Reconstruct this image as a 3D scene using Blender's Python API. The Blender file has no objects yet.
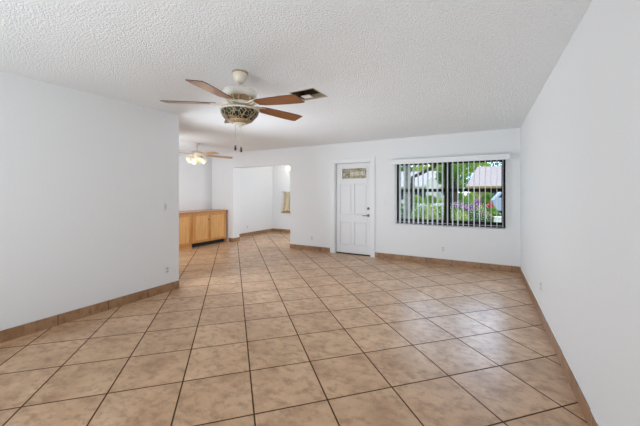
import bpy, bmesh, math, random
from mathutils import Vector, Matrix
random.seed(7)
R = math.radians
S = bpy.context.scene
COL = S.collection

# ------------------------------------------------------------------ camera
cam_d = bpy.data.cameras.new('camera')
cam = bpy.data.objects.new('camera', cam_d)
COL.objects.link(cam)
cam.location = (0, 0, 1.33)
cam.rotation_euler = (R(90), 0, R(28.97))
cam_d.sensor_width = 36.0
cam_d.lens = 303.4 / 640 * 36.0
cam_d.shift_y = -(213.0 - 192.7) / 640.0
cam_d.clip_start = 0.05
cam_d.clip_end = 600
S.camera = cam

# ------------------------------------------------------------------ view, sky, sun, added fill lamps
S.view_settings.view_transform = 'Standard'
S.view_settings.look = 'None'
S.view_settings.gamma = 1
S.view_settings.use_curve_mapping = False
S.view_settings.exposure = 0.0

w = bpy.data.worlds.new('sky')
S.world = w
w.use_nodes = True
wn = w.node_tree
wn.nodes.clear()
wo = wn.nodes.new('ShaderNodeOutputWorld')
wb = wn.nodes.new('ShaderNodeBackground')
tc = wn.nodes.new('ShaderNodeTexCoord')
ns = wn.nodes.new('ShaderNodeTexNoise')
ns.inputs['Scale'].default_value = 9.0
ns.inputs['Detail'].default_value = 5.0
cr = wn.nodes.new('ShaderNodeValToRGB')
cr.color_ramp.elements[0].position = 0.42
cr.color_ramp.elements[0].color = (0.36, 0.58, 0.95, 1)
cr.color_ramp.elements[1].position = 0.62
cr.color_ramp.elements[1].color = (0.95, 0.97, 1.0, 1)
wn.links.new(tc.outputs['Generated'], ns.inputs['Vector'])
wn.links.new(ns.outputs['Fac'], cr.inputs['Fac'])
wn.links.new(cr.outputs['Color'], wb.inputs['Color'])
# added bright sky patch, unseen, whose reflection brightens the floor by the window
dt = wn.nodes.new('ShaderNodeVectorMath'); dt.operation = 'DOT_PRODUCT'
nv = wn.nodes.new('ShaderNodeVectorMath'); nv.operation = 'NORMALIZE'
wn.links.new(tc.outputs['Generated'], nv.inputs[0])
wn.links.new(nv.outputs[0], dt.inputs[0]); dt.inputs[1].default_value = (-0.10, 0.86, 0.50)
cl = wn.nodes.new('ShaderNodeMapRange'); cl.interpolation_type = 'SMOOTHSTEP'
cl.inputs['From Min'].default_value = 0.78; cl.inputs['From Max'].default_value = 0.97
cl.inputs['To Min'].default_value = 1.0; cl.inputs['To Max'].default_value = 9.5
wn.links.new(dt.outputs['Value'], cl.inputs['Value'])
wn.links.new(cl.outputs[0], wb.inputs['Strength'])
wn.links.new(wb.outputs[0], wo.inputs[0])

def lamp(name, kind, loc, rot, energy, color=(1, 1, 1), size=None, size_y=None, parent=None, radius=None):
    d = bpy.data.lights.new(name, kind)
    d.energy = energy
    d.color = color
    if kind == 'AREA':
        d.shape = 'RECTANGLE'
        d.size, d.size_y = size, size_y
    if kind == 'SUN':
        d.angle = R(1.0)
    if radius is not None and kind == 'POINT':
        d.shadow_soft_size = radius
    o = bpy.data.objects.new(name, d)
    COL.objects.link(o)
    o.location = loc
    o.rotation_euler = rot
    if parent: o.parent = parent
    return o

lamp('sun', 'SUN', (5, -10, 20), (R(42), 0, R(35)), 2.6, (1.0, 0.96, 0.9))
# added area fills out of view: behind the camera, dining area, kitchen
WB = (0.87, 0.957, 1.045)
lamp('rear_fill', 'AREA', (-1.7, -3.6, 1.2), (R(90), 0, 0), 8, WB, 3.4, 2.1)  # added fill at the unseen rear opening, in place of daylight
lamp('living_flash_fill', 'AREA', (-1.4, -1.2, 0.6), (R(155), 0, R(-8)), 55, WB, 3.0, 1.6)  # added upward fill, standing in for a flash bounced off the ceiling
lo = lamp('rear_upward_fill', 'AREA', (-1.7, -3.5, 0.45), (R(112), 0, 0), 27, WB, 3.4, 0.8)  # added low fill aimed up at the far ceiling
lo.data.spread = R(100)
lo = lamp('dining_corner_fill', 'AREA', (-4.35, 2.98, 0.85), (R(105), 0, R(-72)), 32, WB, 0.6, 1.5)  # added fill hidden behind the left wall end; no door here
lo.data.spread = R(110)
lamp('dining_fill', 'AREA', (-5.9, 2.80, 1.35), (R(90), 0, R(25)), 55, WB, 1.4, 1.5)  # added fill for the dining area; no window is built here
lamp('kitchen_fill', 'AREA', (-3.68, 7.0, 1.40), (R(90), 0, R(68)), 42, WB, 1.5, 1.4)  # added fill for the kitchen; no window is built here

# ------------------------------------------------------------------ node helpers
def mat(name):
    m = bpy.data.materials.new(name)
    m.use_nodes = True
    nt = m.node_tree
    b = nt.nodes.get('Principled BSDF')
    return m, nt, b

def N(nt, t, **kw):
    n = nt.nodes.new(t)
    for k, v in kw.items():
        if hasattr(n, k): setattr(n, k, v)
        else: n.inputs[k].default_value = v
    return n

def mth(nt, op, a, b=None):
    n = nt.nodes.new('ShaderNodeMath')
    n.operation = op
    for i, v in enumerate((a, b)):
        if v is None: continue
        if isinstance(v, (int, float)): n.inputs[i].default_value = v
        else: nt.links.new(v, n.inputs[i])
    return n.outputs[0]

def mix(nt, fac, a, b, blend='MIX'):
    n = nt.nodes.new('ShaderNodeMix')
    n.data_type = 'RGBA'
    n.blend_type = blend
    for s, v in ((n.inputs[0], fac), (n.inputs[6], a), (n.inputs[7], b)):
        if isinstance(v, (int, float)): s.default_value = v
        elif isinstance(v, tuple): s.default_value = v if len(v) == 4 else v + (1,)
        else: nt.links.new(v, s)
    return n.outputs[2]

def ramp(nt, fac, stops):
    n = nt.nodes.new('ShaderNodeValToRGB')
    e = n.color_ramp.elements
    while len(e) > len(stops): e.remove(e[-1])
    while len(e) < len(stops): e.new(0.5)
    for q, (p, c) in zip(e, stops):
        q.position = p
        q.color = c if len(c) == 4 else tuple(c) + (1,)
    nt.links.new(fac, n.inputs['Fac'])
    return n.outputs['Color']

def noise(nt, scale, detail=3.0, rough=0.5, vec=None, stretch=None):
    n = nt.nodes.new('ShaderNodeTexNoise')
    n.inputs['Scale'].default_value = scale
    n.inputs['Detail'].default_value = detail
    n.inputs['Roughness'].default_value = rough
    if vec is None:
        vec = nt.nodes.new('ShaderNodeTexCoord').outputs['Object']
    if stretch:
        mp = nt.nodes.new('ShaderNodeMapping')
        mp.inputs['Scale'].default_value = stretch
        nt.links.new(vec, mp.inputs['Vector'])
        vec = mp.outputs[0]
    nt.links.new(vec, n.inputs['Vector'])
    return n.outputs['Fac']

def bump(nt, b, height, strength, dist=0.01):
    n = nt.nodes.new('ShaderNodeBump')
    n.inputs['Strength'].default_value = strength
    n.inputs['Distance'].default_value = dist
    nt.links.new(height, n.inputs['Height'])
    nt.links.new(n.outputs[0], b.inputs['Normal'])

def plain(name, color, rough=0.5, metal=0.0, var=0.06, scale=20.0, bmp=0.0, spec=0.5):
    m, nt, b = mat(name)
    f = noise(nt, scale)
    lo = tuple(max(0, c * (1 - var)) for c in color)
    hi = tuple(min(1, c * (1 + var)) for c in color)
    nt.links.new(ramp(nt, f, [(0.3, lo), (0.7, hi)]), b.inputs['Base Color'])
    b.inputs['Roughness'].default_value = rough
    b.inputs['Metallic'].default_value = metal
    b.inputs['Specular IOR Level'].default_value = spec
    if bmp: bump(nt, b, f, bmp)
    return m

# ------------------------------------------------------------------ materials
M = {}
M['wall'] = plain('wall_paint', (0.82, 0.82, 0.825), 0.6, var=0.012, scale=60, bmp=0.04, spec=0.3)
M['trim'] = plain('white_gloss_paint', (0.83, 0.83, 0.835), 0.35, var=0.01)
M['door'] = plain('white_door_paint', (0.80, 0.80, 0.81), 0.4, var=0.01)
M['plate'] = plain('white_plastic', (0.82, 0.82, 0.81), 0.35, var=0.01)
M['plate_grey'] = plain('grey_plastic', (0.60, 0.60, 0.60), 0.35, var=0.02)
M['slot'] = plain('dark_slot', (0.06, 0.06, 0.06), 0.6)
M['bronze'] = plain('dark_bronze_aluminium', (0.012, 0.011, 0.010), 0.5, var=0.1, spec=0.15)
M['nickel'] = plain('brushed_nickel', (0.30, 0.29, 0.27), 0.35, 0.9)
M['cream'] = plain('cream_enamel', (0.78, 0.70, 0.58), 0.35, var=0.03)
M['ivory'] = plain('ivory_enamel', (0.80, 0.76, 0.69), 0.35, var=0.02)
M['antique'] = plain('antique_gold', (0.42, 0.30, 0.17), 0.4, 0.35, var=0.35, scale=70)
M['fob'] = plain('dark_wood_fob', (0.06, 0.035, 0.02), 0.4)
M['duct'] = plain('rusty_brown_duct', (0.075, 0.04, 0.016), 0.7, var=0.35, scale=14)
M['ducttan'] = plain('tan_frame_and_lit_duct', (0.52, 0.42, 0.30), 0.7, var=0.1)
M['black'] = plain('black_gap', (0.015, 0.014, 0.013), 0.7)

# popcorn ceiling
m, nt, b = mat('textured_ceiling_paint'); M['ceiling'] = m
f1 = noise(nt, 70, 3, 0.6)
f2 = noise(nt, 120, 2, 0.6)
hh = mth(nt, 'ADD', mth(nt, 'MULTIPLY', f1, 1.0), mth(nt, 'MULTIPLY', f2, 0.5))
b.inputs['Base Color'].default_value = (0.91, 0.925, 0.94, 1)
b.inputs['Roughness'].default_value = 0.85
b.inputs['Specular IOR Level'].default_value = 0.15
bump(nt, b, hh, 0.75, 0.017)

# tiles laid on the diagonal
TX, TY, TS = -1.228, 1.4017, 0.4614
def stone(nt, rnd, vec):
    n1 = noise(nt, 4.0, 6, 0.62, vec)
    n2 = noise(nt, 13.0, 6, 0.62, vec, (1.0, 1.35, 1))
    n3 = noise(nt, 60.0, 3, 0.6, vec)
    c = ramp(nt, n1, [(0.28, (0.44, 0.250, 0.128)), (0.5, (0.63, 0.395, 0.228)), (0.72, (0.75, 0.515, 0.325))])
    c = mix(nt, mth(nt, 'MULTIPLY', ramp(nt, n2, [(0.47, (0, 0, 0)), (0.70, (1, 1, 1))]), 0.80), c, (0.33, 0.175, 0.088), 'MIX')
    c = mix(nt, mth(nt, 'MULTIPLY', ramp(nt, n3, [(0.35, (1, 1, 1)), (0.5, (0, 0, 0))]), 0.18), c, (0.55, 0.42, 0.32), 'MIX')
    if rnd is not None:
        c = mix(nt, 0.5, c, ramp(nt, rnd, [(0, (0.86, 0.84, 0.82)), (1, (1.08, 1.08, 1.08))]), 'MULTIPLY')
    return c, n2
m, nt, b = mat('diagonal_stone_tile'); M['tile'] = m
sx = nt.nodes.new('ShaderNodeSeparateXYZ')
pos = nt.nodes.new('ShaderNodeTexCoord').outputs['Object']
nt.links.new(pos, sx.inputs[0])
k = math.sqrt(0.5) / TS
dx = mth(nt, 'SUBTRACT', sx.outputs[0], TX)
dy = mth(nt, 'SUBTRACT', sx.outputs[1], TY)
u = mth(nt, 'MULTIPLY', mth(nt, 'ADD', dx, dy), k)
v = mth(nt, 'MULTIPLY', mth(nt, 'SUBTRACT', dy, dx), k)
def edge(q):
    fr = mth(nt, 'FRACT', q)
    return mth(nt, 'MINIMUM', fr, mth(nt, 'SUBTRACT', 1.0, fr))
ed = mth(nt, 'MINIMUM', edge(u), edge(v))
cell = nt.nodes.new('ShaderNodeCombineXYZ')
nt.links.new(mth(nt, 'FLOOR', u), cell.inputs[0])
nt.links.new(mth(nt, 'FLOOR', v), cell.inputs[1])
wnz = nt.nodes.new('ShaderNodeTexWhiteNoise')
wnz.noise_dimensions = '3D'
nt.links.new(cell.outputs[0], wnz.inputs['Vector'])
off = nt.nodes.new('ShaderNodeVectorMath'); off.operation = 'SCALE'
nt.links.new(wnz.outputs['Color'], off.inputs[0]); off.inputs['Scale'].default_value = 9.0
ad = nt.nodes.new('ShaderNodeVectorMath'); ad.operation = 'ADD'
nt.links.new(pos, ad.inputs[0]); nt.links.new(off.outputs[0], ad.inputs[1])
c, n2 = stone(nt, wnz.outputs['Value'], ad.outputs[0])
gm = ramp(nt, ed, [(0.0085, (1, 1, 1)), (0.0130, (0, 0, 0))])
c = mix(nt, gm, c, (0.075, 0.042, 0.022))
nt.links.new(mth(nt, 'MULTIPLY', mth(nt, 'SUBTRACT', 1.0, gm), 0.65), b.inputs['Specular IOR Level'])
nt.links.new(c, b.inputs['Base Color'])
nt.links.new(mth(nt, 'ADD', mth(nt, 'MULTIPLY', gm, 0.4), mth(nt, 'ADD', mth(nt, 'MULTIPLY', n2, 0.20), 0.22)), b.inputs['Roughness'])
hgt = mth(nt, 'SUBTRACT', mth(nt, 'MULTIPLY', n2, 0.06), gm)
bump(nt, b, hgt, 0.22, 0.003)

# tile skirting; joints across X and Y
m, nt, b = mat('stone_tile_skirting'); M['skirt'] = m
tcn = nt.nodes.new('ShaderNodeTexCoord').outputs['Object']
sx = nt.nodes.new('ShaderNodeSeparateXYZ'); nt.links.new(tcn, sx.inputs[0])
q = mth(nt, 'DIVIDE', mth(nt, 'ADD', mth(nt, 'ADD', sx.outputs[0], sx.outputs[1]), 0.08), 0.46)
ed = edge(q)
c, n2 = stone(nt, None, tcn)
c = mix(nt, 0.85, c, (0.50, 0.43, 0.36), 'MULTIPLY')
c = mix(nt, ramp(nt, ed, [(0.006, (1, 1, 1)), (0.011, (0, 0, 0))]), c, (0.09, 0.055, 0.035))
nt.links.new(c, b.inputs['Base Color'])
b.inputs['Roughness'].default_value = 0.4

def wood(name, lo, hi, rough, stretch, scale=9.0):
    m, nt, b = mat(name)
    f = noise(nt, scale, 5, 0.6, None, stretch)
    nt.links.new(ramp(nt, f, [(0.3, lo), (0.7, hi)]), b.inputs['Base Color'])
    b.inputs['Roughness'].default_value = rough
    if 'blade' in name:
        b.inputs['Coat Weight'].default_value = 0.22
        b.inputs['Coat Roughness'].default_value = 0.18
    return m
M['cab'] = wood('honey_maple', (0.54, 0.235, 0.06), (0.72, 0.36, 0.115), 0.35, (3, 3, 0.35))
M['cabpanel'] = wood('honey_maple_panel', (0.68, 0.345, 0.110), (0.82, 0.47, 0.18), 0.35, (3, 3, 0.35))
M['cabtop'] = wood('honey_maple_top', (0.42, 0.17, 0.05), (0.55, 0.255, 0.085), 0.3, (3, 0.3, 3))
M['blade'] = wood('walnut_blade', (0.20, 0.058, 0.008), (0.32, 0.110, 0.017), 0.36, (0.6, 7, 7), 8)
M['bladedge'] = plain('dark_blade_edge', (0.07, 0.03, 0.015), 0.4)
M['oakblade'] = wood('light_oak_blade', (0.45, 0.24, 0.09), (0.60, 0.36, 0.16), 0.35, (0.6, 7, 7), 8)

# mosaic bowl: cream scrollwork over dark green and brown glass
m, nt, b = mat('mosaic_glass_bowl'); M['mosaic'] = m
tcn = nt.nodes.new('ShaderNodeTexCoord').outputs['Object']
vo = nt.nodes.new('ShaderNodeTexVoronoi'); vo.feature = 'DISTANCE_TO_EDGE'
vo.inputs['Scale'].default_value = 27
nt.links.new(tcn, vo.inputs['Vector'])
vc = nt.nodes.new('ShaderNodeTexVoronoi'); vc.inputs['Scale'].default_value = 27
nt.links.new(tcn, vc.inputs['Vector'])
sr = nt.nodes.new('ShaderNodeSeparateColor'); nt.links.new(vc.outputs['Color'], sr.inputs[0])
cc = ramp(nt, sr.outputs[0], [(0.0, (0.012, 0.010, 0.008)), (0.40, (0.02, 0.045, 0.012)), (0.72, (0.02, 0.012, 0.01)), (0.90, (0.13, 0.06, 0.03)), (0.99, (0.40, 0.29, 0.17))])
c = mix(nt, ramp(nt, vo.outputs['Distance'], [(0.020, (1, 1, 1)), (0.038, (0, 0, 0))]), cc, (0.52, 0.40, 0.27))
nt.links.new(c, b.inputs['Base Color'])
b.inputs['Roughness'].default_value = 0.3
b.inputs['Specular IOR Level'].default_value = 0.3

# clear window glass
m = bpy.data.materials.new('window_glass'); m.use_nodes = True; nt = m.node_tree; nt.nodes.clear(); M['glass'] = m
o_ = nt.nodes.new('ShaderNodeOutputMaterial'); mx = nt.nodes.new('ShaderNodeMixShader')
tr = nt.nodes.new('ShaderNodeBsdfTransparent'); gl = nt.nodes.new('ShaderNodeBsdfGlossy')
tr.inputs[0].default_value = (0.95, 0.97, 0.96, 1); gl.inputs['Roughness'].default_value = 0.02
mx.inputs[0].default_value = 0.006
nt.links.new(tr.outputs[0], mx.inputs[1]); nt.links.new(gl.outputs[0], mx.inputs[2]); nt.links.new(mx.outputs[0], o_.inputs[0])

# leaded door lite: smoky glass with brass cames and bevelled centre
m, nt, b = mat('leaded_glass'); M['leaded'] = m
f = noise(nt, 26, 2, 0.5, None, (1, 1, 1.8))
nt.links.new(ramp(nt, f, [(0.3, (0.10, 0.085, 0.055)), (0.45, (0.30, 0.25, 0.14)), (0.55, (0.48, 0.46, 0.42)), (0.72, (0.62, 0.58, 0.48))]), b.inputs['Base Color'])
b.inputs['Roughness'].default_value = 0.12
M['brass'] = plain('brass_came', (0.42, 0.34, 0.16), 0.35, 0.5, var=0.2)
M['bevelglass'] = plain('pale_bevelled_glass', (0.66, 0.62, 0.54), 0.1, var=0.2, scale=30)

# blind slats, slightly translucent
m = bpy.data.materials.new('blind_vinyl'); m.use_nodes = True; nt = m.node_tree; nt.nodes.clear(); M['slat'] = m
o_ = nt.nodes.new('ShaderNodeOutputMaterial'); mx = nt.nodes.new('ShaderNodeMixShader')
df = nt.nodes.new('ShaderNodeBsdfDiffuse'); tl = nt.nodes.new('ShaderNodeBsdfTranslucent')
nz = nt.nodes.new('ShaderNodeTexNoise'); nz.inputs['Scale'].default_value = 8
rp = nt.nodes.new('ShaderNodeValToRGB'); rp.color_ramp.elements[0].color = (0.90, 0.90, 0.91, 1); rp.color_ramp.elements[1].color = (0.94, 0.94, 0.94, 1)
nt.links.new(nz.outputs['Fac'], rp.inputs[0]); nt.links.new(rp.outputs[0], df.inputs[0])
tl.inputs[0].default_value = (0.94, 0.94, 0.94, 1); mx.inputs[0].default_value = 0.6
nt.links.new(df.outputs[0], mx.inputs[1]); nt.links.new(tl.outputs[0], mx.inputs[2]); nt.links.new(mx.outputs[0], o_.inputs[0])

def emit(name, color, strength):
    m, nt, b = mat(name)
    b.inputs['Base Color'].default_value = (0.85, 0.8, 0.7, 1)
    f = noise(nt, 12)
    nt.links.new(ramp(nt, f, [(0.2, color), (0.8, tuple(min(1, x * 1.06) for x in color))]), b.inputs['Emission Color'])
    b.inputs['Emission Strength'].default_value = strength
    return m
M['shade'] = emit('lit_frosted_glass', (1.0, 0.76, 0.42), 0.24)
M['bulb'] = emit('lit_bulb', (1.0, 0.88, 0.62), 1.1)
M['glow'] = emit('lit_globe', (1.0, 0.93, 0.66), 1.15)
M['curtain'] = plain('cream_curtain_cloth', (0.93, 0.81, 0.60), 0.8, var=0.08, scale=18)
M['curtrim'] = plain('tan_curtain_border', (0.66, 0.48, 0.28), 0.8, var=0.15)

# outdoors
M['grass'] = plain('lawn', (0.16, 0.25, 0.06), 0.9, var=0.35, scale=3)
M['road'] = plain('asphalt', (0.30, 0.30, 0.30), 0.9, var=0.1, scale=6)
M['bark'] = plain('dark_bark', (0.035, 0.026, 0.022), 0.9, var=0.3, scale=12)
M['palmbark'] = plain('grey_palm_bark', (0.24, 0.25, 0.26), 0.9, var=0.25, scale=9)
M['brownbark'] = plain('pale_brown_bark', (0.30, 0.20, 0.14), 0.9, var=0.2, scale=12)
def leafmat(name, cols, trans=0.35):
    m = bpy.data.materials.new(name); m.use_nodes = True; nt = m.node_tree; nt.nodes.clear()
    o_ = nt.nodes.new('ShaderNodeOutputMaterial'); mx = nt.nodes.new('ShaderNodeMixShader')
    df = nt.nodes.new('ShaderNodeBsdfDiffuse'); tl = nt.nodes.new('ShaderNodeBsdfTranslucent')
    f = noise(nt, 2.5, 3)
    c = ramp(nt, f, [(0.30, cols[0]), (0.5, cols[1]), (0.70, cols[2])])
    nt.links.new(c, df.inputs[0]); nt.links.new(c, tl.inputs[0]); mx.inputs[0].default_value = trans
    nt.links.new(df.outputs[0], mx.inputs[1]); nt.links.new(tl.outputs[0], mx.inputs[2]); nt.links.new(mx.outputs[0], o_.inputs[0])
    return m
M['leaf'] = leafmat('mid_green_leaves', ((0.10, 0.21, 0.035), (0.20, 0.36, 0.07), (0.38, 0.52, 0.13)))
M['leafyellow'] = leafmat('yellow_green_leaves', ((0.24, 0.36, 0.05), (0.42, 0.54, 0.11), (0.62, 0.68, 0.20)))
M['leafdark'] = leafmat('dark_green_leaves', ((0.05, 0.13, 0.04), (0.10, 0.22, 0.08), (0.20, 0.34, 0.12)))
M['magenta'] = leafmat('magenta_flowers', ((0.34, 0.14, 0.36), (0.50, 0.24, 0.52), (0.66, 0.46, 0.66)))
M['redfl'] = leafmat('red_flowers', ((0.65, 0.08, 0.10), (0.75, 0.15, 0.15), (0.8, 0.3, 0.25)))
M['whitefl'] = leafmat('white_flowers', ((0.75, 0.78, 0.75), (0.85, 0.85, 0.85), (0.9, 0.9, 0.9)))
M['stucco'] = plain('white_stucco', (0.82, 0.82, 0.80), 0.85, var=0.03)
M['tanwall'] = plain('tan_stucco', (0.55, 0.42, 0.26), 0.85, var=0.06)
def shingle(name, a, bcol):
    m, nt, b = mat(name)
    f = noise(nt, 3.0, 5, 0.7, None, (1, 4, 4))
    nt.links.new(ramp(nt, f, [(0.3, a), (0.7, bcol)]), b.inputs['Base Color'])
    b.inputs['Roughness'].default_value = 0.9
    return m
M['shinglepink'] = shingle('pinkish_shingles', (0.44, 0.37, 0.38), (0.60, 0.53, 0.54))
M['shinglegrey'] = shingle('grey_shingles', (0.46, 0.44, 0.48), (0.62, 0.60, 0.64))
M['fascia'] = plain('tan_fascia', (0.45, 0.30, 0.15), 0.7)
M['carpaint'] = plain('pale_blue_car_paint', (0.42, 0.50, 0.64), 0.25, var=0.02)
M['carglass'] = plain('dark_car_glass', (0.03, 0.05, 0.08), 0.1)
M['tyre'] = plain('tyre_rubber', (0.02, 0.02, 0.02), 0.8)
M['whitebox'] = plain('white_painted_metal', (0.86, 0.86, 0.86), 0.5, var=0.02)

# ------------------------------------------------------------------ mesh helpers
def BM(): return bmesh.new()

def box(bm, x0, x1, y0, y1, z0, z1, bev=0.0):
    mt = Matrix.Translation(((x0 + x1) / 2, (y0 + y1) / 2, (z0 + z1) / 2)) @ Matrix.Diagonal((abs(x1 - x0), abs(y1 - y0), abs(z1 - z0), 1))
    g = bmesh.ops.create_cube(bm, size=1.0, matrix=mt)
    if bev > 0:
        es = list({e for vv in g['verts'] for e in vv.link_edges})
        bmesh.ops.bevel(bm, geom=es, offset=bev, segments=2, profile=0.6, affect='EDGES')
    return bm

def tube(bm, pts, r, seg=10, cap=True):
    pts = [Vector(p) for p in pts]
    rs = r if isinstance(r, (list, tuple)) else [r] * len(pts)
    rings = []
    for i, p in enumerate(pts):
        t = (pts[min(i + 1, len(pts) - 1)] - pts[max(i - 1, 0)]).normalized()
        a = t.cross(Vector((0, 0, 1)))
        if a.length < 1e-3: a = t.cross(Vector((1, 0, 0)))
        a.normalize(); bb = t.cross(a)
        rings.append([bm.verts.new(p + rs[i] * (a * math.cos(2 * math.pi * j / seg) + bb * math.sin(2 * math.pi * j / seg))) for j in range(seg)])
    for i in range(len(rings) - 1):
        for j in range(seg):
            bm.faces.new((rings[i][j], rings[i][(j + 1) % seg], rings[i + 1][(j + 1) % seg], rings[i + 1][j]))
    if cap:
        bm.faces.new(rings[0]); bm.faces.new(rings[-1])
    return bm

def lathe(bm, prof, seg=40, c=(0, 0, 0), close=True, wave=None):
    rings = []
    for (r, z) in prof:
        if r < 1e-5:
            rings.append([bm.verts.new((c[0], c[1], c[2] + z))])
        else:
            ring = []
            for j in range(seg):
                a = 2 * math.pi * j / seg
                rr = r * (1 + wave(a, z)) if wave else r
                ring.append(bm.verts.new((c[0] + rr * math.cos(a), c[1] + rr * math.sin(a), c[2] + z)))
            rings.append(ring)
    for a, b2 in zip(rings[:-1], rings[1:]):
        if len(a) == 1 and len(b2) == 1: continue
        for j in range(seg):
            if len(a) == 1: bm.faces.new((a[0], b2[(j + 1) % seg], b2[j]))
            elif len(b2) == 1: bm.faces.new((a[j], a[(j + 1) % seg], b2[0]))
            else: bm.faces.new((a[j], a[(j + 1) % seg], b2[(j + 1) % seg], b2[j]))
    return bm

def obj(name, bm, m, parent=None, smooth=False, loc=None, rotz=0.0, bev=0.0):
    bmesh.ops.recalc_face_normals(bm, faces=bm.faces)
    me = bpy.data.meshes.new(name)
    bm.to_mesh(me); bm.free()
    me.materials.append(m)
    if smooth:
        for p in me.polygons: p.use_smooth = True
    o = bpy.data.objects.new(name, me)
    COL.objects.link(o)
    if parent: o.parent = parent
    if loc: o.location = loc
    if rotz: o.rotation_euler = (0, 0, rotz)
    if bev:
        mo = o.modifiers.new('bevel', 'BEVEL'); mo.width = bev; mo.segments = 2; mo.limit_method = 'ANGLE'
    return o

def tag(o, label, cat, group=None):
    o['label'] = label; o['category'] = cat
    if group: o['group'] = group
    return o

def thing(name, label, cat, loc=(0, 0, 0), rotz=0.0, group=None):
    o = bpy.data.objects.new(name, None)
    COL.objects.link(o)
    o.empty_display_size = 0.1
    o.location = loc; o.rotation_euler = (0, 0, rotz)
    return tag(o, label, cat, group)

def struct(name, bm, m, parent=None):
    o = obj(name, bm, m, parent)
    if not parent: o['kind'] = 'structure'
    return o

# ------------------------------------------------------------------ shell
H = 2.41
XR, XL, YB, YB2 = 0.470, -3.78, 6.02, 6.26
XD, YD = -6.82, 2.755
XK, YK = -6.48, 8.35
b = BM(); box(b, -7.0, 0.62, -3.9, YB2, -0.12, 0); box(b, XK - 0.14, -3.4, YB2, YK + 0.14, -0.12, 0)
struct('floor', b, M['tile'])
# ceiling with the square duct hole cut in it
VX0, VX1, VY0, VY1 = -1.87, -1.585, 2.71, 3.01
b = BM(); T = H + 0.22
box(b, -7.0, VX0, -7.5, YK + 0.14, H, T); box(b, VX1, 0.62, -7.5, YB2, H, T)  # slab runs on past the rear wall as an added, unseen sun shield
box(b, VX0, VX1, -7.5, VY0, H, T); box(b, VX0, VX1, VY1, YB2, H, T);
struct('ceiling', b, M['ceiling'])
SKEW = 0.0115      # the right wall is not quite square to the back wall
def skew(o):
    for v_ in o.data.vertices: v_.co.x += (YB - v_.co.y) * SKEW
b = BM(); box(b, XR, 0.62, -3.9, YB2, 0, H); skew(struct('wall_right', b, M['wall']))
b = BM(); box(b, XL - 0.12, XL, -3.9, YD, 0, H); struct('wall_left', b, M['wall'])
b = BM(); box(b, XD - 0.12, XL - 0.12, YD - 0.12, YD, 0, H); struct('wall_dining_front', b, M['wall'])
b = BM(); box(b, XD - 0.12, XD, YD, YB2, 0, H); struct('wall_dining_left', b, M['wall'])
b = BM(); box(b, XL, -3.4, -3.9, -3.78, 0, H); box(b, 0.0, .57, -3.9, -3.78, 0, H); box(b, -3.4, 0.0, -3.9, -3.78, 2.3, H)
struct('wall_rear', b, M['wall'])
DX0, DX1, DZ = -2.965, -2.118, 1.99       # front door opening
WX0, WX1, WZ0, WZ1 = -1.61, 0.262, 0.715, 1.96   # window opening
OX0, OX1, OZ = -6.014, -4.15, 2.01        # cased opening to the kitchen
b = BM()
for x0, x1, z0, z1 in ((XD, OX0, 0, H), (OX0, OX1, OZ, H), (OX1, DX0, 0, H), (DX0, DX1, DZ, H), (DX1, WX0, 0, H), (WX0, WX1, 0, WZ0), (WX0, WX1, WZ1, H), (WX1, XR, 0, H)):
    box(b, x0, x1, YB, YB2, z0, z1)
struct('wall_back', b, M['wall'])
b = BM(); box(b, XK - 0.12, XK, YB2, YK, 0, H); struct('wall_kitchen_left', b, M['wall'])
b = BM(); box(b, XK - 0.12, -3.45, YK, YK + 0.12, 0, H); struct('wall_kitchen_back', b, M['wall'])
b = BM(); box(b, -3.6, -3.45, YB2, YK, 0, H); struct('wall_kitchen_right', b, M['wall'])

BH, BT = 0.102, 0.012
b = BM(); box(b, XR - BT, XR, -3.78, YB - BT, 0, BH); skew(struct('baseboard_right', b, M['skirt']))
b = BM(); box(b, XL, XL + BT, -3.7, YD, 0, BH + .004); struct('baseboard_left', b, M['skirt'])
CX0, CX1 = -3.072, -2.035                 # outer edges of the door casing
b = BM()
box(b, -6.17, OX0 + BT, YB - BT, YB, 0, BH); box(b, OX0, OX0 + BT, YB, YB2, 0, BH)
box(b, OX1, CX0, YB - BT, YB, 0, BH); box(b, CX1, XR - BT, YB - BT, YB, 0, BH)
struct('baseboard_back', b, M['skirt'])
b = BM(); box(b, XK, XK + BT, YB2, YK, 0, BH); box(b, XK, -3.6, YK - BT, YK, 0, BH); struct('baseboard_kitchen', b, M['skirt'])
# uneven white caulk bead on top of the right skirting
b = BM()
y = 0.9
while y < YB - .1:
    l = random.uniform(0.10, 0.35); d = random.uniform(.003, .009)
    box(b, XR - d, XR, y, y + l, BH, BH + random.uniform(.002, .006)); y += l
skew(struct('trim_caulk_right', b, M['trim']))

# ------------------------------------------------------------------ front door
b = BM()
box(b, CX0, DX0, YB - .018, YB, 0, DZ + .075, .004); box(b, DX1, CX1, YB - .018, YB, 0, DZ + .075, .004); box(b, DX0, DX1, YB - .018, YB, DZ, DZ + .075, .004)
box(b, DX0, DX0 + .02, YB, YB2, 0, DZ); box(b, DX1 - .02, DX1, YB, YB2, 0, DZ); box(b, DX0 + .02, DX1 - .02, YB, YB2, DZ - .02, DZ)
struct('trim_1', b, M['trim'])
door = bpy.data.objects.new('door_1', None); COL.objects.link(door)
door.location = ((DX0 + DX1) / 2, YB + 0.045, 0); door['kind'] = 'structure'
dw = (DX1 - DX0) / 2 - .024
dz0, dz1 = 0.022, DZ - .026
LX0, LX1, LZ0, LZ1 = -0.255, 0.305, 1.638, 1.852
b = BM()
D = 0.045
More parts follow.
